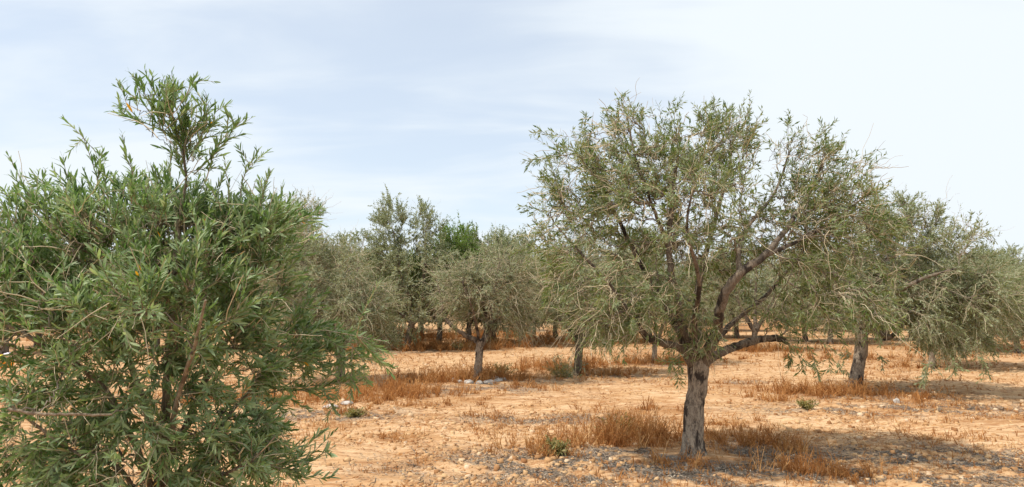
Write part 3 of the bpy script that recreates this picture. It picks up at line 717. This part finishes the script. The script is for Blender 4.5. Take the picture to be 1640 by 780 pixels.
mid_tree(59, 'I', [(1208, 566, 0, 5.5), (1208, 550, 0, 4.5), (1209, 525, 0, 4.2)],
    [[(1209, 532, 0, 3.6), (1190, 500, 0, 2.6), (1170, 450, 0, 1.3)], [(1209, 532, 0, 3.6), (1230, 495, 0, 2.6), (1250, 450, 0, 1.3)], [(1209, 532, 0, 3), (1210, 480, .2, 2.2), (1212, 430, .2, 1.2)]],
    [(1205, 455, 0, 85, 50, 1.9, 1.5), (1150, 495, 0, 45, 28, 1.1, .5), (1260, 490, 0, 50, 30, 1.2, .6)],
    500, 1700, 300, 'dark trunked olive tree far behind the long bare limb', MATS_C, shoot_len=(.22, .6), leaf_len=.085, leaf_w=.023, spacing=.046, gap_scale=.8)
mid_tree(61, 'J', [(1493, 597, 0, 6), (1493, 580, 0, 5), (1492, 560, 0, 4.6), (1490, 540, 0, 4.2)],
    [[(1490, 548, 0, 3.6), (1510, 510, 0, 2.8), (1540, 460, 0, 1.5)], [(1490, 548, 0, 3.6), (1470, 505, 0, 2.8), (1450, 450, 0, 1.5)], [(1490, 548, 0, 3), (1560, 510, .3, 2.2), (1610, 450, .4, 1.2)]],
    [(1560, 468, 0, 60, 40, 1.8, 1.2), (1610, 478, 0, 45, 42, 1.5, .9), (1500, 450, .4, 60, 50, 1.8, 1.0), (1580, 510, 0, 55, 34, 1.4, .8), (1520, 540, -.2, 55, 22, 1.0, .4)],
    800, 3800, 500, 'olive tree with a slim pale trunk beside the low spreading crown', MATS_D, shoot_len=(.2, .55), leaf_len=.08, leaf_w=.022, spacing=.04)

# --- background trees: three olives and one broad-leaved kind, built once and copied
def proto(seed, h, r, upright, leafn, tips):
    b = np.zeros(3)
    trunk = [[0, 0, -.12, .16], [0, 0, .1, .12], [.03, 0, .6, .10], [.02, .02, 1.0, .10]]
    rg = np.random.default_rng(seed); limbs = []
    for k in range(5):
        a = k * 2 * math.pi / 5 + rg.random() * .7; s = (.45 if upright else .8) * r
        limbs.append([[.02, .02, .9, .07], [math.cos(a) * s * .35, math.sin(a) * s * .35, 1.3, .055], [math.cos(a) * s * .75, math.sin(a) * s * .75, h * .55, .035], [math.cos(a) * s, math.sin(a) * s, h * .85, .014]])
    lobes = []
    for k in range(9):
        a = rg.random() * 6.283; d = r * .5 * rg.random() ** .5
        lobes.append((np.array([math.cos(a) * d, math.sin(a) * d, h * (.36 + .36 * rg.random())]), (r * .5, r * .5, h * .17), 1.0))
    for k in range(6):
        a = rg.random() * 6.283; d = r * .55 * rg.random() ** .5
        lobes.append((np.array([math.cos(a) * d, math.sin(a) * d, h * .82]), (r * .16, r * .16, h * .16), .35))
    return grow(seed, b, trunk, limbs, lobes, tips, leafn, 260, leaf_len=.11, leaf_w=.048, shoot_len=(.25, .65), spacing=.05, droop=.22, gap=.5, gap_scale=.8, tip_r=.004, lean_up=.9 if upright else .6)
protos = [proto(71, 3.9, 2.8, False, 2600, 620), proto(73, 4.2, 2.5, True, 2600, 620), proto(79, 3.5, 2.6, False, 2400, 580)]
pG = proto(83, 4.6, 2.2, True, 1300, 460)
src = []
FAR = [  # px, py of foot (or None), distance, proto, scale, label
    (783, 553, 0, .85, 'dark trunked olive tree right behind the small forked one'),
    (855, 541, 1, .80, 'olive tree in the gap left of the trunk with suckers'),
    (980, 546, 2, .95, 'olive tree behind the low left limb of the large tree'),
    (1120, 540, 0, .95, 'olive tree directly behind the fork of the large tree'),
    (1290, 547, 1, .95, 'olive tree beyond the tip of the long bare limb'),
    (1420, 545, 2, 1.05, 'olive tree just right of the dark leaning trunk, further back'),
    (1655, 548, 0, .88, 'dark olive tree cut off by the right edge of the picture'),
    (1590, 536, 1, .85, 'olive tree at the far right end of the grove'),
    (560, 541, 2, 1.15, 'olive tree behind the bare twiggy crown, left of the two topped one'),
    (420, 556, 1, 1.05, 'olive tree seen through the right side of the nearest bush'),
    (250, 560, 0, 1.0, 'olive tree hidden behind the middle of the nearest bush'),
    (60, 556, 2, 1.1, 'olive tree hidden behind the left side of the nearest bush')]
for px_, Y_ in ((505, 27), (610, 29), (790, 28), (835, 26), (890, 30), (675, 33), (1000, 28), (1330, 27), (1460, 30), (1560, 25), (1630, 22), (1180, 31)):
    FAR.append((px_, 485 + 1100 * 1.6 / Y_, int(px_) % 3, (.92 + (px_ % 7) * .02) * (.72 if px_ > 1500 else .9 if px_ > 1400 else 1), None))
for i in range(30):
    FAR.append(None)
LAB2 = 'small distant olive tree in the last rows at the back of the grove'
rf = np.random.default_rng(99)
def copy_tree(o):
    c = o.copy(); S.collection.objects.link(c)
    for ch in list(o.children):
        d = ch.copy(); S.collection.objects.link(d); d.parent = c
        for g in list(ch.children):
            e = g.copy(); S.collection.objects.link(e); e.parent = d
    return c
k = 0
protosrc = {}
for i, f in enumerate(FAR):
    if f is None:
        row = k // 10; Y = 39 + row * 9 + rf.random() * 3
        X = (-.70 + 1.5 * ((k % 10) + .5 + (rf.random() - .5) * .5) / 10) * Y; pi = int(rf.integers(0, 3)); sc = 1.0 + .22 * rf.random() + row * .08; lab = LAB2; k += 1
    else:
        px, py, pi, sc, lab = f; X, Y = gnd(px, py); lab = lab or LAB2
    loc = (X, Y, tz(X, Y))
    if pi not in protosrc:
        o = place(protos[pi], 'olive_tree', loc, lab, GROVE, MATS_C); protosrc[pi] = o
    else:
        o = copy_tree(protosrc[pi]); o.location = loc; o['label'] = lab
    if lab == LAB2: o['group'] = 'distant rows of olive trees'
    o.rotation_euler = (0, 0, rf.random() * 6.28); o.scale = (sc * (.9 + .2 * rf.random()), sc, sc * (.94 + .12 * rf.random()))
MATS_G = dict(bark=M_barkd, limb=M_barkd, branch=M_branch, twig=M_twig, leaf=M_leafG)
gt = None
for (px, Y, sc, lab) in [(704, 25.5, .98, 'bright green broad leaved tree left of the pair behind the grove'), (752, 26, .97, 'bright green broad leaved tree right of the pair behind the grove'), (15, 22, 1.02, 'bright green tree behind the left edge of the nearest bush')]:
    X = (px - 820) / F * Y
    if gt is None: gt = o = place(pG, 'broadleaf_tree', (X, Y, tz(X, Y)), lab, 'bright green trees behind the grove', MATS_G, 'tree')
    else: o = copy_tree(gt); o.location = (X, Y, tz(X, Y)); o['label'] = lab
    o.scale = (sc, sc, sc * .98); o.rotation_euler = (0, 0, px)

# ------------------------------------------------------------------ dry grass
def build_grass():
    rg = np.random.default_rng(7); P = []; H = []; Tn = []
    for (cx, cy, rx, ry, h, dn) in PATCH:
        area = math.pi * rx * ry; n = int(area * dn * 2.3)
        nt = max(6, int(n / 24))
        tc_ = rg.normal(size=(nt, 2)) * (rx * .55, ry * .55) + (cx, cy)
        ti = rg.integers(0, nt, n); spread = .02 + .05 * rg.random((nt, 1))
        p = tc_[ti] + rg.normal(size=(n, 2)) * spread[ti]
        th = (.35 + .85 * rg.random(nt))[ti]
        P.append(p); H.append(h * .95 * th * (.25 + .85 * rg.random(n) ** 1.3)); Tn.append(np.clip(.25 + .5 * rg.random(nt)[ti] + .35 * rg.random(n) - .1, 0, 1))
    # scattered short stubble
    n = 9000; y = 5.2 * (40 / 5.2) ** rg.random(n); x = (rg.random(n) * 2 - 1) * (y * .8 + .5)
    keep = fbm(x / 1.3 + 5, y / 1.3, 3, _v3) > .5; x, y = x[keep], y[keep]
    rep = rg.integers(2, 7, len(x)); x = np.repeat(x, rep) + rg.normal(size=rep.sum()) * .025; y = np.repeat(y, rep) + rg.normal(size=rep.sum()) * .025
    P.append(np.stack([x, y], 1)); H.append((.02 + .06 * rg.random(len(x))) * (1 + y / 25)); Tn.append(.2 + .6 * rg.random(len(x)))
    P = np.concatenate(P); H = np.concatenate(H); Tn = np.concatenate(Tn); N = len(P)
    z = ground_h(P[:, 0], P[:, 1]) + ground_fine(P[:, 0], P[:, 1]) - .01
    p0 = np.column_stack([P, z]); az = rg.random(N) * 6.283; ln = (.1 + .55 * rg.random(N) ** 1.5)
    lean = np.stack([np.cos(az) * ln, np.sin(az) * ln, np.ones(N)], 1)
    kink = rg.normal(size=(N, 3)) * .12
    wv = np.stack([-np.sin(az + rg.normal(size=N)), np.cos(az), np.zeros(N)], 1)
    width = (.0016 + .0012 * rg.random(N)) * (1 + P[:, 1] / 11)
    rows = []
    for t, wf in ((0, .9), (.35, 1.), (.7, .7), (1., .25)):
        c = p0 + lean * H[:, None] * t + (kink + np.stack([np.cos(az), np.sin(az), -.6 * np.ones(N)], 1) * ln[:, None] * .5) * (H * t * t)[:, None]
        rows += [c - wv * (width * wf)[:, None], c + wv * (width * wf)[:, None]]
    V = np.stack(rows, 1); q = np.array([[0, 1, 3, 2], [2, 3, 5, 4], [4, 5, 7, 6]])
    b = Buf(); b.add(V, np.arange(N)[:, None, None] * 8 + q[None], np.repeat(Tn[:, None], 8, 1))
    # side whiskers / seed heads on half of the stalks
    s = rg.random(N) < .55; n = s.sum(); tipi = V[s]
    for rep in range(3):
        t = .45 + .5 * rg.random((n, 1)); lo = (tipi[:, 0] + tipi[:, 1]) / 2; hi = (tipi[:, 6] + tipi[:, 7]) / 2
        c = lo * (1 - t) + hi * t
        d = norm(rg.normal(size=(n, 3)) + UP * .8); L = H[s][:, None] * (.12 + .22 * rg.random((n, 1)))
        w = norm(np.cross(d, rg.normal(size=(n, 3)))) * width[s][:, None]
        VV = np.stack([c - w * .6, c + w * .6, c + d * L + w * .5, c + d * L - w * .5], 1)
        b.add(VV, np.arange(n)[:, None, None] * 4 + np.array([[0, 1, 2, 3]])[None], np.repeat(Tn[s][:, None], 4, 1))
    o = link('dry_grass', b.mesh('dry_grass'), M_grass)
    tag(o, 'dry orange grass and weeds in tufts over the sandy ground', 'grass', kind='stuff')
build_grass()

# ------------------------------------------------------------------ litter, clods
def build_litter():
    rg = np.random.default_rng(8); b = Buf()
    n = 260000; y = 5.3 * (17 / 5.3) ** rg.random(n); x = (rg.random(n) * 2 - 1) * (y * .8)
    m = litter_shade_mask(x, y); keep = rg.random(n) < m * 1.2 + .012; x, y = x[keep], y[keep]; n = len(x)
    z = ground_h(x, y) + ground_fine(x, y) + .004 + .008 * rg.random(n)
    az = rg.random(n) * 6.283; d = np.stack([np.cos(az), np.sin(az), rg.normal(size=n) * .22], 1)
    nr = norm(np.stack([rg.normal(size=n) * .35, rg.normal(size=n) * .35, np.ones(n)], 1))
    L = .025 + .035 * rg.random(n)
    leaves(b, np.column_stack([x, y, z]), d, nr, L, L * .18, rg.random(n) ** 1.5, rg)
    # straw crumbs and broken weed stalks over the bare soil
    sb = Buf(); n = 60000; y = 5.3 * (26 / 5.3) ** rg.random(n); x = (rg.random(n) * 2 - 1) * (y * .8)
    keep = rg.random(n) < .08 + .9 * smooth(.46, .62, fbm(x / .9 + 3, y / .5, 4, _v2)); x, y = x[keep], y[keep]; n = len(x)
    z = ground_h(x, y) + ground_fine(x, y) + .005; az = rg.random(n) * 6.283
    L = (.015 + .05 * rg.random(n) ** 2) * (1 + y / 14)
    leaves(sb, np.column_stack([x, y, z]), np.stack([np.cos(az), np.sin(az), .1 + .35 * rg.random(n)], 1), norm(np.stack([rg.normal(size=n) * .4, rg.normal(size=n) * .4, np.ones(n)], 1)), L, L * .16, rg.random(n) ** 1.4, rg)
    o = link('straw_litter', sb.mesh('straw_litter'), M_grass); tag(o, 'broken orange straw and weed stalks scattered over the bare soil', 'straw', kind='stuff')
    # fallen sticks
    n = 420; y = 5.5 * (14 / 5.5) ** rg.random(n); x = (rg.random(n) * 2 - 1) * (y * .75); keep = rg.random(n) < litter_shade_mask(x, y) * .9 + .06
    x, y = x[keep], y[keep]; n = len(x); z = ground_h(x, y) + ground_fine(x, y) + .012
    az = rg.random(n) * 6.283; L = .08 + .28 * rg.random(n) ** 2
    t = np.linspace(-.5, .5, 4)[None, :, None]
    P = np.column_stack([x, y, z])[:, None] + np.stack([np.cos(az), np.sin(az), 0 * az], 1)[:, None] * L[:, None, None] * t + rg.normal(size=(n, 4, 3)) * .006
    tubes(b, P, np.full((n, 4), .0035), 4, rg.random(n) * .9)
    o = link('leaf_litter', b.mesh('leaf_litter'), M_litter); tag(o, 'grey fallen olive leaves and twigs lying under the trees', 'leaf litter', kind='stuff')
    # clods and pebbles
    b = Buf(); n = 30000; y = 5.3 * (22 / 5.3) ** rg.random(n); x = (rg.random(n) * 2 - 1) * (y * .8)
    keep = rg.random(n) < .12 + .9 * smooth(.4, .6, fbm(x / 2.2 + 7, y / 2.2 + 3, 3, _v3)); x, y = x[keep], y[keep]; n = len(x)
    s = (.004 + .022 * rg.random(n) ** 4)[:, None, None] * (1 + .04 * y[:, None, None])
    cube = np.array([[-1, -1, -1], [1, -1, -1], [1, 1, -1], [-1, 1, -1], [-1, -1, 1], [1, -1, 1], [1, 1, 1], [-1, 1, 1]], float)
    cb = cube[None] * (1 + .5 * (rg.random((n, 8, 1)) - .5)) * (.7 + .6 * rg.random((n, 1, 3))) + rg.normal(size=(n, 8, 3)) * .22
    cb[:, 4:, :2] *= .62; cb[..., 2] *= .7
    a = rg.random(n) * 6.283; ca, sa = np.cos(a)[:, None], np.sin(a)[:, None]
    cc = np.stack([cb[..., 0] * ca - cb[..., 1] * sa, cb[..., 0] * sa + cb[..., 1] * ca, cb[..., 2]], -1) * s
    z = ground_h(x, y) + ground_fine(x, y)
    V = cc + np.column_stack([x, y, z])[:, None]
    q = np.array([[0, 3, 2, 1], [4, 5, 6, 7], [0, 1, 5, 4], [1, 2, 6, 5], [2, 3, 7, 6], [3, 0, 4, 7]])
    b.add(V, np.arange(n)[:, None, None] * 8 + q[None], np.repeat(rg.random(n)[:, None], 8, 1))
    o = link('soil_clods', b.mesh('soil_clods', True), M_clod); tag(o, 'loose sandy clods and pebbles strewn on the ground', 'clods', kind='stuff')
build_litter()

# ------------------------------------------------------------------ stones, weeds
def rock(name, x, y, s, seed, label, group=None, flat=.55):
    import bmesh
    rg = np.random.default_rng(seed); bm = bmesh.new(); bmesh.ops.create_icosphere(bm, subdivisions=3, radius=1)
    v3 = V3(seed); co = np.array([v.co[:] for v in bm.verts])
    r = .72 + .55 * v3(co * 1.3 + 20) + .16 * v3(co * 4 + 9)
    for v, k_ in zip(bm.verts, r): v.co = v.co * k_
    for _ in range(4):                                            # knock flats off it
        n_ = Vector(rg.normal(size=3)).normalized(); dd = .72 + .2 * rg.random()
        for v in bm.verts:
            e = v.co.dot(n_) - dd
            if e > 0: v.co -= n_ * e * .85
    sx = s * (.8 + .5 * rg.random()); sy = s * (.8 + .4 * rg.random())
    bmesh.ops.scale(bm, vec=(sx, sy, s * flat), verts=bm.verts)
    me = bpy.data.meshes.new(name); bm.to_mesh(me); bm.free()
    me.polygons.foreach_set('use_smooth', [True] * len(me.polygons))
    o = link(name, me, M_stone); o.location = (x, y, tz(x, y) + s * flat * .25); o.rotation_euler = (0, 0, rg.random() * 6)
    tag(o, label, 'stone', group); return o
D = BASE['D']
for i, (dx_, dy_, s) in enumerate([(-.45, -.05, .12), (-.34, -.28, .10), (-.16, -.42, .13), (.06, -.46, .11), (.26, -.38, .14), (.42, -.2, .12), (.5, .04, .10), (-.5, .18, .10), (.36, .3, .12)]):
    rock('stone', D[0] + dx_, D[1] + dy_, s * .75, 200 + i, 'pale stone in the ring round the foot of the small forked tree', 'stones round the small tree')
x, y = gnd(1437, 645); rock('stone', x, y, .06, 301, 'whitish stone in the grass right of the dark leaning trunk', flat=.8)
x, y = gnd(530, 651); rock('stone', x, y, .11, 302, 'flat white stone lying below the end of the nearest low spray', flat=.35)
x, y = gnd(555, 646); rock('stone', x, y, .10, 303, 'small grey stone right of the flat white one', flat=.4)

def weed(px, py, s, seed, label, n=34, mat=None, ll=.05):
    rg = np.random.default_rng(seed); x, y = gnd(px, py); root = empty('weed_plant', (x, y, tz(x, y)), label, 'weed', 'low green weeds')
    az = rg.random(n) * 6.283; el = .35 + .9 * rg.random(n)
    d = np.stack([np.cos(az) * np.cos(el), np.sin(az) * np.cos(el), np.sin(el)], 1); L = s * (.5 + .6 * rg.random(n))
    t = np.linspace(0, 1, 7)[None, :, None]
    P = d[:, None] * L[:, None, None] * t - UP * (t * t) * L[:, None, None] * .15 + rg.normal(size=(n, 7, 3)) * .006 * t
    sb = Buf(); tubes(sb, P, np.full((n, 7), .0025) * np.linspace(1, .5, 7), 3, rg.random(n)); link('stems', sb.mesh('stems'), M_twig, root)
    m = 16; pi_ = np.repeat(np.arange(n), m); tt = rg.random(n * m) * .8 + .2
    f = tt * 6; i0 = np.minimum(f.astype(int), 5); fr = (f - i0)[:, None]
    pp = P[pi_, i0] * (1 - fr) + P[pi_, i0 + 1] * fr
    lb = Buf(); leaves(lb, pp, norm(d[pi_] * .5 + rg.normal(size=(n * m, 3)) * .7), norm(UP + rg.normal(size=(n * m, 3)) * .5), ll * (.6 + .8 * rg.random(n * m)), np.full(n * m, ll * .32), rg.random(n * m), rg)
    link('leaves', lb.mesh('leaves'), mat or M_weed, root)
weed(988, 695, .34, 401, 'dull green weed in the tall dry grass left of the large trunk', 46)
weed(893, 728, .22, 402, 'low green weed in the dry grass furthest to the left of the large trunk')
weed(1290, 655, .22, 403, 'small yellow green weed in front of the grass by the dark leaning trunk')
weed(805, 602, .42, 404, 'dark green weed growing right of the small forked tree', 44)
weed(895, 604, .50, 405, 'thick olive green weed left of the trunk with suckers', 60)
weed(568, 666, .20, 406, 'yellowish weed on bare sand below the nearest low spray')
weed(735, 560, .5, 407, 'green weed in the orange grass behind the small forked tree', 40)
weed(1625, 545, .9, 408, 'yellow green bush at the right edge of the picture', 70, ll=.09)

# bright scrap of packaging caught at the left edge
def scrap():
    import bmesh
    x, y = gnd(4, 590); rg = np.random.default_rng(5)
    root = empty('plastic_bag', (x, y, tz(x, y)), 'crumpled yellow and orange plastic bag on the ground at the left edge', 'plastic bag')
    for nm, col, off, s in (('orange_panel', (.85, .30, .02), (0, 0, .09), .17), ('yellow_panel', (.85, .75, .03), (-.05, .02, .25), .11), ('pale_panel', (.75, .70, .78), (.1, .02, .32), .08)):
        bm = bmesh.new(); bmesh.ops.create_icosphere(bm, subdivisions=3, radius=1); v3 = V3(int(s * 1000)); co = np.array([v.co[:] for v in bm.verts])
        r = .55 + .8 * v3(co * 2.6 + 9)
        for v, k_ in zip(bm.verts, r): v.co = Vector((v.co.x * k_ * s * 1.4, v.co.y * k_ * s, v.co.z * k_ * s * .7)) + Vector(off)
        me = bpy.data.meshes.new(nm); bm.to_mesh(me); bm.free(); m, nt = newmat(nm); finish(nt, col, .35, spec=.5); link(nm, me, m, root)
scrap()
print('objects', len(S.objects), 'verts', sum(len(m.vertices) for m in bpy.data.meshes))
